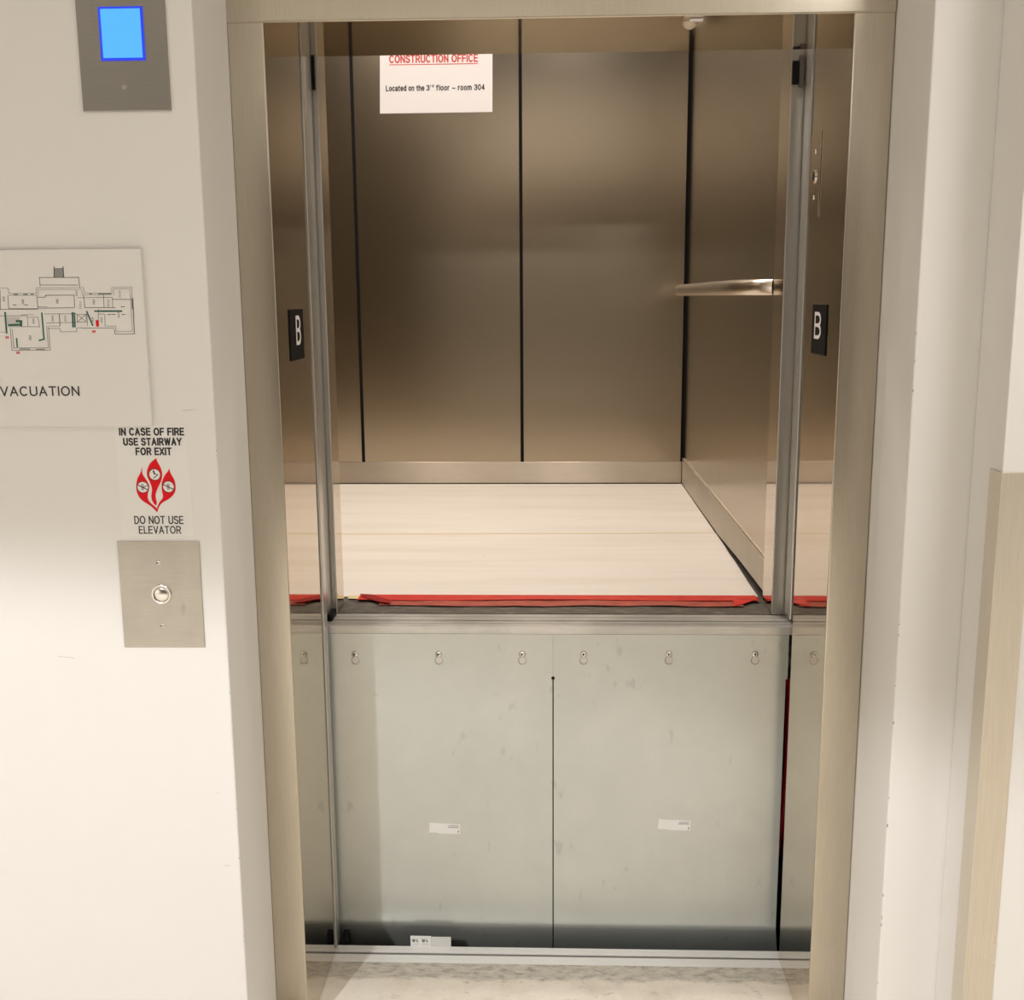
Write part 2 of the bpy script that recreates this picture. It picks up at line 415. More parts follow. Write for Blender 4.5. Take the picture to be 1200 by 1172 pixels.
struct(MB().box(2.4, 2.5, -7.0, 0.5, 0, HALL_Z).build('wall_east', M['wall']))
struct(MB().box(-3.3, 2.5, -7.1, -7.0, 0, HALL_Z).build('wall_back', M['wall_dark']))
# hoistway around the car
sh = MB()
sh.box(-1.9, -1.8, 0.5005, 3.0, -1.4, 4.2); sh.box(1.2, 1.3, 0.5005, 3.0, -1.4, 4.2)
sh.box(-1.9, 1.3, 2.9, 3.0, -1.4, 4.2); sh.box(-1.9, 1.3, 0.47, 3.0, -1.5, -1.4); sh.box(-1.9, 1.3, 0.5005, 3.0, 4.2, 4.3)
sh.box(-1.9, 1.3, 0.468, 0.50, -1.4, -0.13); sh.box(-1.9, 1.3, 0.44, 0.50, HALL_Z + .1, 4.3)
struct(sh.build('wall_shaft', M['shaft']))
# small paint chips along the right-hand plaster corner
cm = MB(wall_frame(0))
for z in (1.497, 1.45, 1.40, 0.985, 0.965, 0.87, 0.80, 0.655, 0.60, 0.46, 0.415, 0.40, 0.28, 0.20, 0.18, 0.165, 0.15):
    hh = random.uniform(0.003, 0.009); ww = random.uniform(0.0008, 0.0022)
    cm.prism([(0.6086, z - hh / 2), (0.6086 + ww, z - hh / 4), (0.6086 + ww * 0.6, z + hh / 2), (0.6086, z + hh / 3)], 0.0001, 0.0004)
struct(cm.build('paint_chips', plain('chipped_plaster', (0.16, 0.14, 0.12), 0.8), wr))
cm = MB(wall_frame(0))
for z in (1.385, 1.30, 1.29, 0.92, 0.85, 0.62, 0.52, 0.36, 0.355, 0.348, 0.2, 0.17):
    hh = random.uniform(0.003, 0.008); ww = random.uniform(0.0008, 0.002)
    cm.prism([(-0.5996, z - hh / 2), (-0.5996, z + hh / 3), (-0.5996 - ww, z + hh / 4), (-0.5996 - ww * 0.7, z - hh / 3)], 0.0001, 0.0004)
for x, z, a, L in ((-0.915, 0.918, -0.1, 0.03), (-0.635, 0.65, 0.9, 0.006), (-0.63, 0.505, -0.05, 0.012), (-0.655, 1.37, 0.1, 0.022)):
    cm.line([(x, z), (x + L * math.cos(a), z + L * math.sin(a))], 0.0009, 0.0001, 0.0003)
struct(cm.build('paint_chips', plain('scuffed_plaster', (0.55, 0.52, 0.48), 0.8), wl))

# ------------------------------------------------------------------ door frame
fr = thing('elevator_door_frame', 'brushed stainless steel frame around the open elevator doorway', 'door frame', (0, YF, 0))
for sgn in (-1, 1):
    x0, x1 = (-0.6030, -H) if sgn < 0 else (H, 0.6075)
    MB().box(x0, x1, YF, YJ, 0.0008, ZH + 0.02, 0, {'+x': 1, '-x': 1, '+y': 1}).build('jamb', [M['frame'], M['polish']], fr, bevel=0.003, seg=3)
MB().box(-0.6030, 0.6075, YF - 0.003, YJ, ZH, 2.2195, 0, {'-z': 1, '+y': 1}).build('header', [M['frame_h'] if 'frame_h' in M else M['frame'], M['polish']], fr, bevel=0.003, seg=3)

# landing sill: two rails with a groove, running across under the doorway
def sill_profile(y0, y1, z0, z1, grooves, depth):
    pts = [(y0, z0), (y0, z1)]
    for a, b in grooves: pts += [(a, z1), (a, z1 - depth), (b, z1 - depth), (b, z1)]
    return pts + [(y1, z1), (y1, z0)]
m = MB((Vector((0, 0, 0)), Y, Z, X))
m.prism(sill_profile(0.4665, 0.5335, -0.035, 0.0003, [(0.481, 0.4822), (0.4970, 0.5080), (0.5205, 0.5217)], 0.011), -1.0, 1.0)
sill_ = m.build('landing_sill', M['sill_bright'])
MB().box(-0.99, 0.99, 0.4972, 0.5078, -0.0105, -0.0018).build('groove_shade_strip', plain('groove_shade', (0.20, 0.19, 0.17), 0.6), sill_)  # added dark strip, paints the shade inside the groove
tag(sill_, 'grooved aluminium landing sill across the doorway at concrete floor level', 'door sill')

# landing doors, slid back into the wall
for sgn in (-1, 1):
    lab = 'edge of sliding landing door recessed behind the left jamb' if sgn < 0 else 'edge of sliding landing door recessed behind the right jamb'
    d = thing('landing_door', lab, 'elevator door', (sgn * 0.8, 0.525, 0), 'landing door leaves')
    xe = 0.5300 if sgn < 0 else 0.5480
    a, b = sorted((sgn * xe, sgn * 1.06))
    MB().box(a, b, 0.507, 0.544, 0.008, 2.20).build('leaf', M['edge'], d, bevel=0.0025)
    if sgn < 0:
        MB().box(-0.5215, -0.5050, 0.536, 0.556, -0.004, 0.030).build('guide_shoe', M['black'], d, bevel=0.003)['label'] = 'black rubber guide at the foot of the door'

# ------------------------------------------------------------------ elevator car
car = thing('elevator_car', 'stainless steel elevator car stopped well above landing level', 'elevator', (0, 1.6, ZF))
XL, XR, YB = -1.43, 0.5285, 2.5402
MB().box(XL - 0.03, 0.62, 0.672, 2.60, ZF - 0.16, ZF - 0.0005, 0).build('floor_platform', M['carfloor'], car)
# rear panels, three in view, with black reveals between them
for a, b in ((XL, -0.7867), (-0.7737, -0.1346), (-0.1216, 0.5147)):
    MB().box(a, b, YB + 0.006, YB + 0.022, ZF + 0.06, CAR_TOP).build('rear_panel', M['panel'], car)
MB().box(XL - 0.03, 0.62, YB + 0.0225, 2.60, ZF, CAR_TOP + 0.05).build('rear_backing', M['void'], car)
for a, b in ((0.79, 1.600), (1.6012, YB + 0.0055)):
    MB().box(XR, XR + 0.015, a, b, ZF + 0.06, CAR_TOP).build('side_panel', M['panel'], car)
MB().box(XR + 0.0155, 0.62, 0.672, 2.60, ZF, CAR_TOP + 0.05).build('side_backing', M['void'], car)
MB().box(XL - 0.03, XL, 0.78, YB, ZF, CAR_TOP).build('side_panel', M['panel'], car)
# skirting
MB().box(XL, 0.5205, YB, YB + 0.0055, ZF + 0.005, ZF + 0.0924).build('skirting', M['base'], car, bevel=0.0012)
MB((Vector((0, 0, 0)), Y, Z, X)).prism([(0.785, ZF + 0.026), (1.15, ZF + 0.020), (1.55, ZF + 0.006), (YB - 0.0005, ZF + 0.004), (YB - 0.0005, ZF + 0.107), (0.785, ZF + 0.107)], 0.5215, XR + 0.004).build('skirting', M['base'], car, bevel=0.0012)
# entrance columns
MB().box(0.519, 0.62, 0.665, 0.777, ZF + 0.0005, CAR_TOP, 0, {'-x': 1}).build('entrance_column', [M['edge'], M['polish']], car, bevel=0.002)
MB().box(-0.640, -0.530, 0.665, 0.752, ZF + 0.0005, CAR_TOP, 0, {'+x': 1}).build('entrance_column', [M['edge'], M['polish']], car, bevel=0.002)
MB().box(XL, -0.6405, 0.72, 0.752, ZF + 0.0005, CAR_TOP).build('front_return', M['panel'], car)
MB().box(XL, 0.62, 0.665, 0.777, CAR_TOP + 0.0005, CAR_TOP + 0.05).build('transom', M['panel'], car)
# ceiling and lamps
MB().box(XL - 0.03, 0.62, 0.778, 2.60, CAR_TOP + 0.0505, CAR_TOP + 0.08).build('ceiling_panel', plain('car_ceiling', (0.62, 0.58, 0.56), 0.5), car)
for x, y in CAR_LAMPS:
    L = MB().ring(x, y, 0.075, 0.10, CAR_TOP + 0.02, CAR_TOP + 0.0495).build('ceiling_lamp', M['chrome'], car)
    MB().disc(x, y, 0.074, CAR_TOP + 0.03, CAR_TOP + 0.045).build('lens', M['lamp'], L)
# handrail on the right wall, both ends turned back to the panel
path = [(0.5275, 0.826, 1.581), (0.5075, 0.836, 1.581), (0.489, 0.866, 1.581), (0.4735, 0.915, 1.581), (0.462, 0.975, 1.581), (0.4565, 1.035, 1.581)]
path += [(0.455, 1.06 + k * 0.12, 1.581) for k in range(1, 10)]
path += [(0.4555, 2.19, 1.581), (0.459, 2.24, 1.581), (0.470, 2.275, 1.581), (0.490, 2.292, 1.581), (0.510, 2.298, 1.581), (0.5275, 2.299, 1.581)]
MB().tube(path, 0.012, 0.0195, n=20).build('handrail', M['rail'], car, smooth=True)
# car sill: grooved nosing over the toe guard
m = MB((Vector((0, 0, 0)), Y, Z, X))
m.prism(sill_profile(0.566, 0.6645, ZF - 0.0185, ZF, [(0.586, 0.590), (0.6045, 0.616), (0.640, 0.643)], 0.010), -0.62, 0.60)
m.build('car_sill', M['alu'], car)
# toe guard: two galvanised sheets, folded back along the bottom
def toe_sheet(xa, xb, top_gap_side, name):
    prof = [(0.0, 0.7855), (0.0, 0.6780)]
    zc = 0.052
    prof += [(0.0, zc)]
    for k in range(1, 9):
        t = k / 8 * math.radians(34); R = 0.045
        prof.append((R * (1 - math.cos(t)), zc - R * math.sin(t)))
    y, z = prof[-1]; dy, dz = math.sin(math.radians(34)), -math.cos(math.radians(34))
    prof.append((y + dy * 0.145, z + dz * 0.145))
    m = MB(); rows = []
    for k, (dy_, z_) in enumerate(prof):
        top = k < 2
        a = xa[0] if top else xa[1]; b = xb[0] if top else xb[1]
        if k == 1:
            rows.append([m.p(xa[0], 0.568 + dy_, z_), m.p(xb[0], 0.568 + dy_, z_), m.p(xb[0], 0.570 + dy_, z_), m.p(xa[0], 0.570 + dy_, z_)])
            z_ -= 0.0004; a, b = xa[1], xb[1]
        if k > 2 and b > 0.3: b += dy_ * 0.30
        rows.append([m.p(a, 0.568 + dy_, z_), m.p(b, 0.568 + dy_, z_), m.p(b, 0.570 + dy_, z_), m.p(a, 0.570 + dy_, z_)])
    for A, B in zip(rows, rows[1:]):
        for k in range(4): m.face([A[k], A[(k + 1) % 4], B[(k + 1) % 4], B[k]])
    m.face(rows[0]); m.face(rows[-1][::-1])
    return m.build(name, M['galv'], car, smooth=True)
toe_sheet((-0.580, -0.580), (-0.0055, -0.0066), 1, 'toe_guard_sheet')
toe_sheet((-0.0050, -0.0038), (0.5425, 0.5385), 1, 'toe_guard_sheet')
MB(wall_frame(0.568)).disc(-0.0052, 0.6782, 0.0042, 0.0001, 0.0006, 16).build('relief_hole', M['void'], car)
# keyhole slots with a screw in each
for x, z in ((-0.4724, 0.7285), (-0.2745, 0.7295), (-0.0775, 0.7304), (0.0665, 0.7311), (0.2656, 0.7321), (0.4655, 0.7331)):
    fm = wall_frame(0.568)
    k = MB(fm)
    k.prism([(x + 0.0095 * math.cos(a), z - 0.0095 + 0.0095 * math.sin(a)) for a in [math.pi * (0.28) - t * math.pi * 1.56 / 20 for t in range(21)]] , 0.0001, 0.0006, 0)
    hole = k.build('keyhole_slot', plain('slot_rim', (0.19, 0.19, 0.17), 0.6, 0.4) if 'rim' not in M else M['rim'], car)
    M['rim'] = hole.data.materials[0]
    MB(fm).disc(x + 0.0004, z - 0.0088, 0.0082, 0.0007, 0.0009, 22).build('backing_disc', M['alu'], hole)
    sc = MB(fm); sc.dome(x, z + 0.0065, 0.0078, 0.0042, 0.0006)
    s_ = sc.build('screw', M['chrome'], hole, smooth=True)
    MB(fm).disc(x - 0.0008, z + 0.0062, 0.0024, 0.0044, 0.0052, 6).build('socket', M['black'], s_)

# car doors, slid back
for sgn in (-1, 1):
    lab = 'edge of sliding car door beside the left entrance column' if sgn < 0 else 'edge of sliding car door beside the right entrance column'
    d = thing('car_door', lab, 'elevator door', (sgn * 0.8, 0.63, ZF), 'car door leaves')
    a, b = sorted((sgn * (0.5430 if sgn < 0 else 0.5480), sgn * 1.06))
    MB().box(a, b, 0.596, 0.655, ZF + 0.007, 2.92).build('leaf', M['edge'], d, bevel=0.003)
    if sgn < 0:
        MB().box(-0.5425, -0.5305, 0.600, 0.655, ZF + 0.0005, ZF + 0.016).build('guide_shoe', M['black'], d)['label'] = 'black guide shoe at the foot of the door'
        e = thing('light_sensor', 'small black sensor box near the top of the left door edge', 'sensor', (-0.537, 0.65, 2.04), 'door sensors')
        MB().box(-0.5425, -0.5355, 0.6585, 0.6645, 2.020, 2.100).build('housing', M['black'], e, bevel=0.001)
    else:
        e = thing('light_sensor', 'small black sensor box near the top of the right door edge', 'sensor', (0.53, 0.65, 2.05), 'door sensors')
        MB().box(0.5195, 0.5345, 0.6545, 0.6645, 2.018, 2.066).build('lens', M['black'], e, bevel=0.0015)
        MB().box(0.5350, 0.5455, 0.6560, 0.6645, 2.012, 2.078).build('housing', plain('sensor_bracket', (0.10, 0.085, 0.075), 0.5), e, bevel=0.001)

# ------------------------------------------------------------------ things in the car
def sheet(name, outline, z0, z1, label, cat, mat, group=None, amp=0.0):
    m = MB()
    n = len(outline)
    top = [m.p(x, y, z1) for x, y in outline]; bot = [m.p(x, y, z0) for x, y in outline]
    m.face(top); m.face(bot[::-1])
    for k in range(n): m.face([bot[k], bot[(k + 1) % n], top[(k + 1) % n], top[k]])
    return tag(m.build(name, mat), label, cat, group)
sheet('floor_paper', [(-1.42, 1.556), (0.5195, 1.590), (0.5203, 2.20), (0.5200, 2.534), (-1.42, 2.534)], ZF + 0.0006, ZF + 0.0022,
      'white protective paper sheet on the rear half of the car floor', 'floor paper', M['paper'], 'floor protection paper')
sheet('floor_paper', [(-0.529, 0.812), (-0.2, 0.816), (0.5165, 0.822), (0.5160, 0.95), (0.5195, 1.20), (0.5182, 1.30), (0.5205, 1.40), (0.5205, 1.589), (-1.42, 1.555), (-1.42, 0.812)], ZF + 0.0006, ZF + 0.0026,
      'white protective paper sheet on the front half of the car floor', 'floor paper', M['paper'], 'floor protection paper')
m = MB(); m.prism([(-1.42, 1.549), (0.30, 1.5745), (0.5195, 1.583), (0.5195, 1.5905), (0.30, 1.5845), (-1.42, 1.5615)], ZF + 0.0028, ZF + 0.0032)
tag(m.build('seam_tape', M['yellow']), 'thin yellowish tape line over the seam between the floor papers', 'tape')
m = MB(); m.prism([(-0.5290, 0.790), (-0.480, 0.786), (-0.478, 0.822), (-0.5290, 0.820)], ZF + 0.0028, ZF + 0.0033)
tag(m.build('edge_tape', M['yellow']), 'short yellow tape end beside the left entrance column', 'tape')
# red tape: a flat run, a folded upper lip and two loose curled ends
rt = thing('floor_tape', 'crumpled red tape along the front edge of the floor paper', 'tape', (0, 0.78, ZF + 0.003))
def ribbon(y0, y1, xs, zf, name, mat, thick=0.0009, yj=0.0008):
    m = MB(); rows = []
    for i, x in enumerate(xs):
        a = y0(x) if callable(y0) else y0; b = y1(x) if callable(y1) else y1
        a += random.uniform(-yj, yj); b += random.uniform(-yj, yj) * 0.5
        zz = [zf(x, t) for t in (0, 0.5, 1)]
        rows.append([m.p(x, a + (b - a) * t, zz[k]) for k, t in enumerate((0, 0.5, 1))] + [m.p(x, a + (b - a) * t, zz[k] - thick) for k, t in enumerate((0, 0.5, 1))][::-1])
    for A, B in zip(rows, rows[1:]):
        for k in range(6): m.face([A[k], A[(k + 1) % 6], B[(k + 1) % 6], B[k]])
    m.face(rows[0][::-1]); m.face(rows[-1])
    return m.build(name, mat, rt)
N = 70
xs = [-0.440 + 0.905 * k / N for k in range(N + 1)]
ribbon(lambda x: 0.731 + 0.004 * math.sin(x * 9) + 0.002 * math.sin(x * 31), 0.784, xs,
       lambda x, t: ZF + 0.0025 + 0.0012 * math.sin(x * 17) ** 2 + 0.001 * t, 'lower_strip', M['tape_thin'])
xs = [-0.500 + 1.010 * k / N for k in range(N + 1)]
ribbon(lambda x: 0.772 + 0.004 * math.sin(x * 7 + 1), 0.826, xs,
       lambda x, t: ZF + (0.0022 + 0.0008 * math.sin(x * 11 + 2)) * (1 - t) + 0.0042, 'folded_lip', M['tape'])
m = MB(); m.prism([(-0.502, 0.817), (-0.470, 0.812), (-0.418, 0.762), (-0.408, 0.731), (-0.438, 0.742), (-0.478, 0.776)], ZF + 0.0076, ZF + 0.0086)
m.build('loose_end', plain('red_tape_back', (0.36, 0.012, 0.012), 0.4), rt)['label'] = 'dark red underside folded over'
m = MB(); A = [m.p(0.440, 0.724, ZF + 0.005), m.p(0.443, 0.760, ZF + 0.010), m.p(0.458, 0.778, ZF + 0.013), m.p(0.512, 0.787, ZF + 0.008), m.p(0.475, 0.752, ZF + 0.006)]
B = [m.p(*(m.v[k] - Vector((0, 0, 0.0012)))) for k in A]
m.face(A); m.face(B[::-1])
for k in range(5): m.face([A[k], A[(k + 1) % 5], B[(k + 1) % 5], B[k]])
m.build('loose_end', M['tape'], rt)

# paper notice on the rear wall
nt_ = thing('paper_notice', 'white paper notice about the construction office on the rear car wall', 'notice', (-0.454, YB, 2.26))
fm = wall_frame(YB + 0.006)
MB(fm).prism([(-0.6735, 2.2643), (-0.2362, 2.2651), (-0.2330, 2.545), (-0.6655, 2.545)], 0.0008, 0.0016).build('sheet', M['notice'], nt_)
text('heading', 'CONSTRUCTION OFFICE', -0.632, -0.290, 2.449, 2.478, fm, 0.0018, M['red_text'], nt_, 0.17)
MB(fm).box(-0.632, -0.290, 2.4415, 2.4445, 0.0017, 0.0019).build('underline', M['red_text'], nt_)
text('line_of_text', 'Located on the 3', -0.6476, -0.4787, 2.3462, 2.3675, fm, 0.0018, M['ink'], nt_, 0.17)
text('line_of_text', 'rd', -0.4765, -0.4615, 2.3585, 2.3700, fm, 0.0018, M['ink'], nt_, 0.17)
text('line_of_text', 'floor \u2013 room 304', -0.4530, -0.2649, 2.3462, 2.3675, fm, 0.0018, M['ink'], nt_, 0.17)

# stickers on the toe guard
for i, (xa, xb, za, zb, lab) in enumerate(((-0.3060, -0.2300, 0.2800, 0.3090, 'small white barcode sticker low on the left toe guard sheet'),
                                           (0.2480, 0.3260, 0.2950, 0.3240, 'small white barcode sticker low on the right toe guard sheet'))):
    s_ = thing('barcode_sticker', lab, 'sticker', (xa, 0.567, za), 'barcode stickers on the toe guard')
    fm = wall_frame(0.568)
    MB(fm).prism([(xa, za + 0.003), (xa + 0.02, za + 0.0025), (xa + 0.024, za + 0.0005), (xb, za), (xb, zb - 0.0035), (xa + 0.002, zb), (xa, zb - 0.002)], 0.0002, 0.0005).build('label', M['tag'], s_)
    p_ = MB(fm)
    for k in range(14):
        x = xb - 0.030 + k * 0.0019
        p_.box(x, x + (0.0013 if k % 3 else 0.0007), zb - 0.0135, zb - 0.0095, 0.0006, 0.0007)
    p_.box(xb - 0.028, xb - 0.004, zb - 0.0072, zb - 0.0062, 0.0006, 0.0007)
    p_.box(xb - 0.0065, xb - 0.0035, za + 0.0035, za + 0.0085, 0.0006, 0.0007)
    p_.build('barcode', M['gray_ink'], s_)
tg = thing('paper_tag', 'white tag with upside down number fifteen at the toe guard foot', 'sticker', (-0.305, 0.535, 0))
MB(wall_frame(0.5352)).box(-0.3540, -0.3030, -0.022, 0.0272, 0.0002, 0.0008).build('printed_half', M['tag'], tg)
MB(wall_frame(0.5352)).box(-0.3025, -0.2548, -0.022, 0.0255, 0.0002, 0.0008).build('blank_half', plain('tag_grey', (0.66, 0.65, 0.62), 0.5), tg)
fl = (Vector((0, 0.5352, 0)), -X, -Z, -Y)
text('number', '15 15', 0.3105, 0.3497, -0.0190, -0.0112, fl, 0.0010, M['ink'], tg, 0.20)
m = MB(wall_frame(0.5352)); m.box(-0.3495, -0.333, 0.0052, 0.0059, 0.0009, 0.0010); m.box(-0.326, -0.309, 0.0052, 0.0059, 0.0009, 0.0010)
m.build('fine_print', M['gray_ink'], tg)

# red hose hanging in the shaft, seen through the slit beside the toe guard
m = MB()
pts = [(0.5650, 0.640, 0.655), (0.5660, 0.640, 0.60), (0.5670, 0.640, 0.50), (0.5665, 0.640, 0.42), (0.5640, 0.640, 0.34), (0.5580, 0.645, 0.26), (0.548, 0.652, 0.18), (0.530, 0.660, 0.12), (0.50, 0.668, 0.09), (0.46, 0.668, 0.10), (0.43, 0.668, 0.16), (0.42, 0.665, 0.4), (0.42, 0.660, 0.640)]
m.tube(pts, 0.009, n=12, up=Vector((0, 1, 0)))
tag(m.build('hanging_hose', M['cable'], smooth=True), 'glossy red hose hanging in the dark slit right of the toe guard', 'hose')

# catch under the header
hk = thing('door_catch', 'small beige plastic catch hanging under the door header', 'catch', (0.247, 0.25, ZH))
fm = (Vector((0, 0, ZH)), X, Y, -Z)
MB(fm).dome(0.2455, 0.250, 0.0135, 0.013, 0.0005, 20, 6).build('cup', M['rubber'], hk, smooth=True)
MB(fm).box(0.243, 0.267, 0.222, 0.236, 0.0006, 0.0036).build('clip', M['white'], hk, bevel=0.0008)

# floor designation plates on both jambs
def floor_plate(frame, a0, a1, b0, b1, ta0, ta1, tb0, tb1, lab):
    o = frame[0] + frame[1] * a0 + frame[2] * b0
    t = thing('floor_plate', lab, 'sign', tuple(o), 'floor letter plates')
    MB(frame).box(a0, a1, b0, b1, 0.0004, 0.0022).build('plate', M['black'], t, bevel=0.0005)
    text('letter', 'B', ta0, ta1, tb0, tb1, frame, 0.0026, M['white'], t, 0.13)
    br = MB(frame)
    for k, (x, y) in enumerate(((0, 0), (0, -1), (1, 0))): br.dome((ta0 + ta1) / 2 - 0.004 + x * 0.006, b0 + 0.017 + y * 0.006, 0.0013, 0.0008, 0.0022, 8, 3)
    br.build('braille_dots', M['black'], t)
floor_plate((Vector((-H, 0, 0)), Y, Z, X), 0.306, 0.4250, 1.4375, 1.5405, 0.3535, 0.3950, 1.4680, 1.5275, 'black plate with white letter B on the left jamb')
floor_plate((Vector((H, 0, 0)), -Y, Z, -X), -0.4230, -0.3060, 1.4430, 1.5430, -0.3990, -0.3440, 1.4740, 1.5280, 'black plate with white letter B on the right jamb')
# key switch on the right jamb
fm = (Vector((H, 0, 0)), -Y, Z, -X)
ks = thing('key_switch', 'narrow steel key switch plate high on the right jamb', 'switch', (H, 0.455, 1.80))
MB(fm).box(-0.4960, -0.4140, 1.718, 1.886, 0.0003, 0.0022).build('plate', M['polish'], ks, bevel=0.0008)
for z in (1.8497, 1.7589): MB(fm).dome(-0.4545, z, 0.0045, 0.0028, 0.0022, 14, 4).build('screw', M['chrome'], ks, smooth=True)
r_ = MB(fm).ring(-0.4545, 1.8007, 0.0095, 0.0135, 0.0022, 0.0045).build('lock_collar', M['chrome'], ks)
MB(fm).disc(-0.4545, 1.8007, 0.0094, 0.0022, 0.0040).build('lock_cylinder', M['black'], r_)

# ------------------------------------------------------------------ things on the left wall
fm = wall_frame(0)
ind = thing('floor_indicator', 'brushed steel floor indicator with lit blue screen on the left wall', 'indicator', (-0.717, 0, 1.87))
MB(fm).prism([(-0.7920, 1.8722), (-0.6430, 1.8722), (-0.6430, 2.155), (-0.7920, 2.155)], 0.0003, 0.0040).build('face_plate', M['plate_dark'], ind, bevel=0.0012)
sb = MB(fm).box(-0.7545, -0.6800, 1.9520, 2.0365, 0.0041, 0.0050).build('screen_border', M['screen_edge'], ind)
MB(fm).box(-0.7505, -0.6845, 1.9565, 2.0330, 0.0051, 0.0055).build('screen', M['screen'], sb)
MB(fm).disc(-0.7189, 1.9101, 0.0042, 0.0041, 0.0052, 16).build('sensor_dot', M['plate'], ind)

ev = thing('evacuation_sign', 'white evacuation sign with a printed floor plan on the left wall', 'sign', (-0.95, 0, 1.344))
MB(fm).box(-1.190, -0.7092, 1.3438, 1.6478, 0.0003, 0.0095).build('board', M['sign'], ev, bevel=0.001)
text('title', 'EVACUATION', -0.9885, -0.8330, 1.3975, 1.4145, fm, 0.0098, M['ink'], ev, 0.135, 0.20)
# plan drawn in the units of a grid laid over the sign: u to the right, v down
def pl(u, v):
    t = v / 867; a = -0.9513 - 0.0175 * t; b = -0.6854 - 0.0125 * t
    return (a + (b - a) * u / 1200, 1.6515 - t * 0.1892)
plan = MB(fm); faint = MB(fm)
def L(mb, pts, wd): mb.line([pl(*q) for q in pts], wd, 0.0096, 0.0098)
W1, W2 = 0.0008, 0.0006
L(plan, [(-20, 480), (20, 478), (300, 478)], W1)
L(plan, [(315, 300), (310, 232), (617, 234), (625, 310)], W1)
L(plan, [(425, 150), (425, 232)], 0.0012); L(plan, [(495, 150), (500, 232)], 0.0012)
L(faint, [(430, 165), (495, 165)], 0.0012)
for v in range(168, 232, 5): L(faint, [(428, v), (497, v)], 0.0007)
L(plan, [(320, 290), (610, 292)], 0.0007)
L(faint, [(0, 312), (65, 312), (70, 355), (290, 355)], W2); L(faint, [(70, 370), (290, 370)], W2)
L(faint, [(285, 355), (285, 312), (655, 312), (660, 355), (875, 358), (875, 312), (1030, 312), (1050, 672)], W2)
L(faint, [(300, 370), (300, 325), (640, 325), (645, 370), (870, 370)], W2)
L(faint, [(890, 372), (888, 325), (1015, 325), (1035, 650)], W2)
L(plan, [(0, 330), (5, 478)], W1); L(plan, [(62, 370), (68, 470)], W1)
L(plan, [(70, 470), (290, 472)], W2); L(plan, [(290, 372), (297, 470), (580, 468)], W1)
L(plan, [(300, 385), (355, 385), (357, 370), (580, 370), (585, 465)], W1)
L(plan, [(300, 458), (370, 460)], W2); L(plan, [(610, 390), (880, 390), (882, 470)], W2)
L(plan, [(655, 370), (665, 468), (900, 470)], W1); L(plan, [(810, 372), (815, 468)], W2)
L(plan, [(880, 405), (1020, 407)], W1); L(plan, [(1030, 400), (1035, 480)], 0.001)
L(plan, [(0, 528), (215, 528), (220, 610)], W2); L(plan, [(60, 540), (65, 612), (310, 615)], W2)
L(plan, [(220, 540), (300, 540), (310, 620)], W2); L(plan, [(165, 520), (265, 520)], 0.0005)
L(plan, [(465, 520), (470, 610)], 0.001); L(plan, [(350, 515), (600, 515)], W2); L(plan, [(365, 585), (600, 582)], W2)
L(plan, [(605, 520), (605, 580), (675, 580), (675, 520), (605, 520)], W2); L(plan, [(605, 520), (675, 580)], W2); L(plan, [(675, 520), (605, 580)], W2)
L(plan, [(680, 520), (685, 610)], W2); L(plan, [(770, 480), (770, 570)], W2); L(plan, [(770, 518), (820, 520), (822, 612)], W2)
L(plan, [(640, 628), (890, 628)], W1); L(plan, [(895, 640), (900, 675), (1052, 675), (1040, 400)], W1); L(faint, [(822, 612), (905, 614), (910, 655), (1035, 655)], W2)
L(faint, [(0, 655), (40, 655)], W2); L(plan, [(80, 625), (95, 800), (395, 800), (380, 620)], W2); L(plan, [(95, 632), (110, 780), (380, 782), (365, 612)], W2)
L(plan, [(375, 628), (470, 630), (475, 655), (600, 655), (602, 625), (640, 625)], W2); L(faint, [(370, 610), (465, 612)], W2)
L(plan, [(155, 790), (235, 790)], 0.001); L(plan, [(285, 792), (350, 792)], 0.001)
for u, v, wd, h_ in ((30, 400, 12, 40), (180, 422, 12, 40), (448, 420, 14, 36), (600, 360, 12, 50), (630, 455, 12, 60), (735, 428, 12, 40), (848, 440, 14, 60), (937, 372, 12, 56), (262, 575, 12, 42), (412, 555, 12, 50), (512, 555, 12, 50), (795, 568, 12, 44), (725, 565, 10, 40), (237, 705, 14, 40), (928, 530, 12, 44)):
    for k in range(4): L(faint, [(u - wd / 2, v - h_ / 2 + k * h_ / 4), (u + wd / 2, v - h_ / 2 + k * h_ / 4 + 3)], 0.0010)
for u, v in ((115, 443), (205, 443), (960, 463), (965, 523), (890, 523), (855, 523)): L(plan, [(u - 12, v), (u + 12, v)], 0.0010)
for a, b in ((110, 140), (185, 215), (245, 260)): L(plan, [(a, 362), (b, 362)], 0.0012)
for a, b in ((770, 870), (700, 720)): L(plan, [(a, 362), (b, 362)], 0.0010)
LG = lambda pts, wd: (lambda mb: (L(mb, pts, wd), mb.build('escape_route', M['green_ink'], ev)))(MB(fm))
LR = lambda pts, wd: (lambda mb: (L(mb, pts, wd), mb.build('plan_marker', M['red_ink'], ev)))(MB(fm))
LG([(40, 505), (52, 660)], 0.0030); LG([(328, 510), (345, 712), (310, 722)], 0.0026)
LG([(745, 496), (950, 497)], 0.0027); LG([(680, 500), (725, 605)], 0.0026)
LG([(130, 708), (135, 770)], 0.0024); LG([(568, 510), (573, 615)], 0.0030); LG([(583, 512), (588, 615)], 0.0024)
LG([(75, 600), (165, 598)], 0.0034); LG([(135, 570), (165, 572), (165, 600)], 0.0042)
for k in range(7): L(faint, [(75 + k * 12, 540), (77 + k * 12, 590)], 0.0007)
LR([(762, 578), (763, 605)], 0.0052)
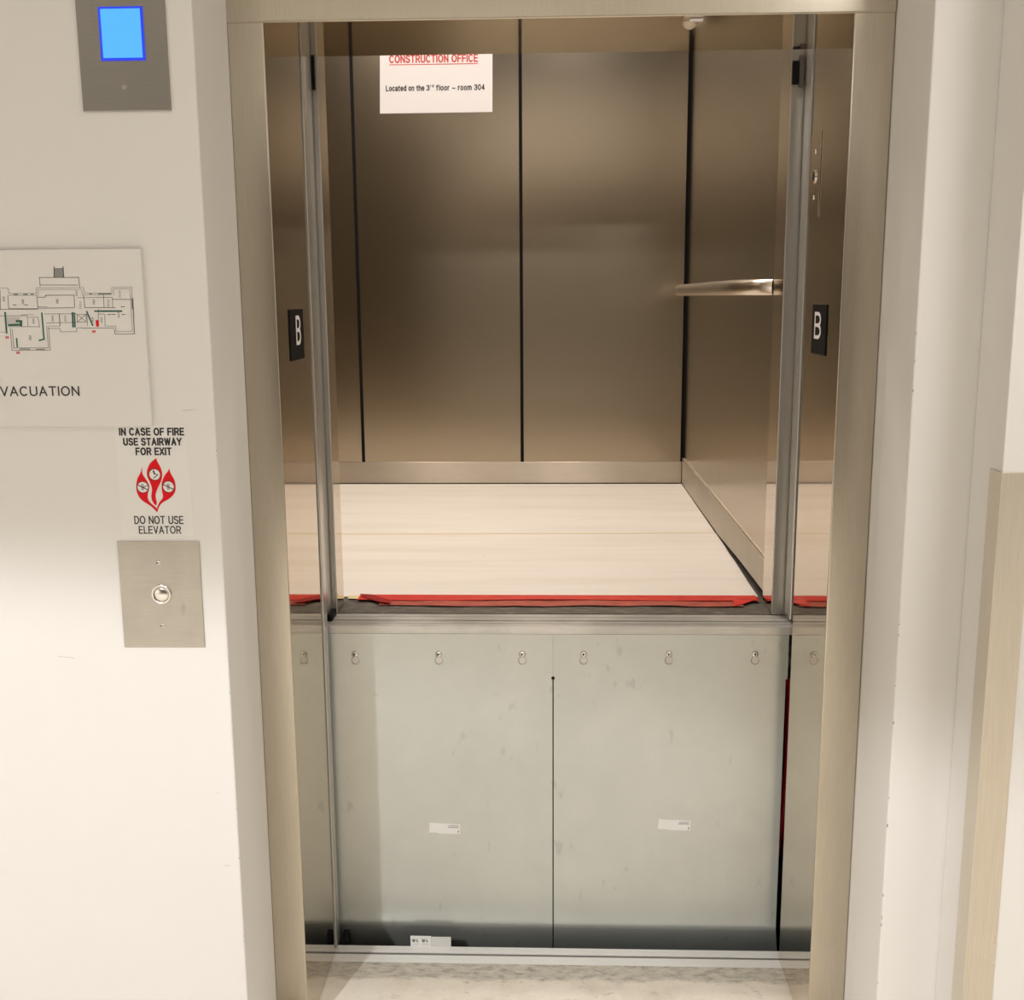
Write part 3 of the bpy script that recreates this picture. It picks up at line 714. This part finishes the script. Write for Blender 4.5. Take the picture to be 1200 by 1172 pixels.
for u, v in ((735, 655), (57, 697), (142, 818)): LR([(u - 11, v - 7), (u + 11, v - 7), (u + 11, v + 7), (u - 11, v + 7), (u - 11, v - 7), (u - 11, v), (u + 11, v)], 0.0008)
plan.build('floor_plan', M['ink'], ev); faint.build('plan_detail', M['gray_ink'], ev)

# fire sticker
st = thing('fire_sticker', 'fire safety sticker with red flames above the call button', 'sticker', (-0.713, 0, 1.14))
MB(fm).prism([(-0.7800, 1.1445), (-0.6480, 1.1450), (-0.6520, 1.3445), (-0.7790, 1.3445)], 0.0002, 0.0004).build('film', M['film'], st)
for s_, a, b, z0, z1, bd in (('IN CASE OF FIRE', -0.7718, -0.6555, 1.3262, 1.3400, 0.19), ('USE STAIRWAY', -0.7655, -0.6608, 1.3085, 1.3222, 0.19), ('FOR EXIT', -0.7445, -0.6800, 1.2912, 1.3050, 0.19),
                             ('DO NOT USE', -0.7555, -0.6665, 1.1668, 1.1815, 0.13), ('ELEVATOR', -0.7485, -0.6720, 1.1490, 1.1632, 0.13)):
    text('wording', s_, a, b, z0, z1, fm, 0.0006, M['ink'], st, bd)
def fl_(u, v):
    # grid over the flame emblem
    fx, fz = u / 1026, v / 1172
    return (-0.7584 + fx * 0.1072 - fz * 0.0080, 1.2967 - fz * 0.1234)
def spline(pts, n=6):
    out = []
    P = [Vector((a, b)) for a, b, *_ in pts]; sharp = [len(q) > 2 for q in pts]; k = len(P)
    for i in range(k):
        p0, p1, p2, p3 = P[i - 1], P[i], P[(i + 1) % k], P[(i + 2) % k]
        if sharp[i]: p0 = p1 + (p1 - p2) * 0.3
        if sharp[(i + 1) % k]: p3 = p2 + (p2 - p1) * 0.3
        for j in range(n):
            t = j / n
            q = 0.5 * ((2 * p1) + (p2 - p0) * t + (2 * p0 - 5 * p1 + 4 * p2 - p3) * t * t + (3 * p1 - p0 - 3 * p2 + p3) * t ** 3)
            out.append((q.x, q.y))
    return out
F1 = [(490, 100, 1), (500, 150), (560, 260), (588, 370), (570, 490), (510, 620), (475, 740), (495, 870), (475, 915, 1), (425, 850), (400, 760), (412, 620), (370, 500), (328, 400), (335, 290), (390, 180)]
F2 = [(245, 245, 1), (250, 370), (310, 465), (355, 545), (365, 610), (340, 720), (345, 810), (400, 880), (495, 965), (502, 1030, 1), (400, 930), (250, 830), (170, 730), (140, 600), (160, 460), (215, 350)]
F3 = [(712, 272, 1), (730, 350), (800, 480), (820, 600), (800, 700), (720, 790), (600, 860), (540, 930), (502, 1030, 1), (505, 940), (545, 850), (600, 770), (580, 620), (585, 510), (630, 400), (690, 320)]
for F, (cu, cv), kind in ((F1, (460, 382), 0), (F2, (255, 597), 1), (F3, (698, 590), 1)):
    fo = MB(fm).prism([fl_(*q) for q in spline(F)], 0.0005, 0.0007).build('flame', M['red_ink'], st)
    dk = MB(fm); cx_, cz_ = fl_(cu, cv); dk.disc(cx_, cz_, 0.0112, 0.00075, 0.0008, 24); ro = dk.build('pictogram_rim', plain('rim_red', (0.25, 0.01, 0.012), 0.5), fo)
    MB(fm).disc(cx_, cz_, 0.0096, 0.0009, 0.0010, 24).build('pictogram_disc', M['film'], fo)
    pc = MB(fm)
    if kind == 0:
        pc.disc(cx_ - 0.0015, cz_ + 0.0068, 0.0012, 0.0011, 0.0012, 10)
        pc.line([(cx_ - 0.0015, cz_ + 0.0055), (cx_, cz_ + 0.0015)], 0.0026, 0.0011, 0.0012)
        pc.line([(cx_, cz_ + 0.0015), (cx_ + 0.0055, cz_ - 0.0002), (cx_ + 0.0012, cz_ - 0.0040), (cx_ - 0.0022, cz_ - 0.0062)], 0.0013, 0.0011, 0.0012)
        pc.build('pictogram', M['ink'], fo)
    else:
        pc.line([(cx_ - 0.0088, cz_ + 0.0038), (cx_ + 0.0088, cz_ - 0.0046)], 0.0016, 0.0011, 0.0012)
        if cu < 400: pc.line([(cx_ + 0.0015, cz_ - 0.0003), (cx_ + 0.0086, cz_ + 0.0030)], 0.0012, 0.0011, 0.0012)
        pc.build('pictogram', M['ink'], fo)
        gc = MB(fm); gc.box(cx_ - 0.003, cx_ + 0.002, cz_ - 0.0055, cz_ + 0.0055, 0.00102, 0.00105); gc.build('pictogram_detail', M['pale_ink'], fo)

cb = thing('call_button', 'square steel call button plate low on the left wall', 'button', (-0.715, 0, 0.937))
MB(fm).prism([(-0.7898, 0.9368), (-0.6408, 0.9372), (-0.6400, 1.1357), (-0.7890, 1.1355)], 0.0003, 0.0026).build('face_plate', M['plate'], cb, bevel=0.0008)
rg = MB(fm).ring(-0.7140, 1.0375, 0.0142, 0.0178, 0.0026, 0.0062).build('collar', M['chrome'], cb, bevel=0.0008)
MB(fm).dome(-0.7140, 1.0375, 0.0138, 0.0035, 0.0035, 28, 5).build('push_button', M['chrome'], cb, smooth=True)
for z in (1.0963, 0.9785):
    s_ = MB(fm).dome(-0.7165, z, 0.0052, 0.0030, 0.0026, 16, 4).build('screw', M['chrome'], cb, smooth=True)
    MB(fm).box(-0.7195, -0.7150, z - 0.0018, z + 0.0018, 0.0048, 0.0058).build('socket', M['gray_ink'], s_)

# ------------------------------------------------------------------ corner guard on the pier
m = MB((Vector((0, 0, 0)), X, Y, Z))
x, y = 0.717, -0.13
m.prism([(x - 0.0022, y - 0.0022), (x + 0.050, y - 0.0022), (x + 0.050, y - 0.0006), (x - 0.0006, y - 0.0006), (x - 0.0006, y + 0.046), (x - 0.0022, y + 0.046)], 0.0006, 1.2790)
tag(m.build('corner_guard', M['guard'], bevel=0.0006), 'stainless steel corner guard on the lower part of the right-hand wall corner', 'corner guard')
# bodies of the added fill panels, then the downlight
for x, y in FILL_PANELS:
    hl = thing('fill_light', 'unseen square fill light added at the hall ceiling', 'ceiling light', (x, y, HALL_Z), 'added hall fill lights')
    MB().box(x - 0.30, x + 0.30, y - 0.30, y + 0.30, HALL_Z - 0.022, HALL_Z - 0.0005).build('housing', M['white'], hl)
    MB().box(x - 0.275, x + 0.275, y - 0.275, y + 0.275, HALL_Z - 0.030, HALL_Z - 0.0225).build('fill_face', emit('fill_emitter', (1, 0.92, 0.82), 2.5) if 'hd' not in M else M['hd'], hl)
dl = thing('downlight', 'round recessed downlight in the hall ceiling', 'ceiling light', (DOWN[0], DOWN[1], HALL_Z))
MB().ring(DOWN[0], DOWN[1], 0.07, 0.09, HALL_Z - 0.012, HALL_Z - 0.0005).build('trim_ring', M['chrome'], dl)
MB().disc(DOWN[0], DOWN[1], 0.069, HALL_Z - 0.010, HALL_Z - 0.0006).build('lens', M['lamp'], dl)
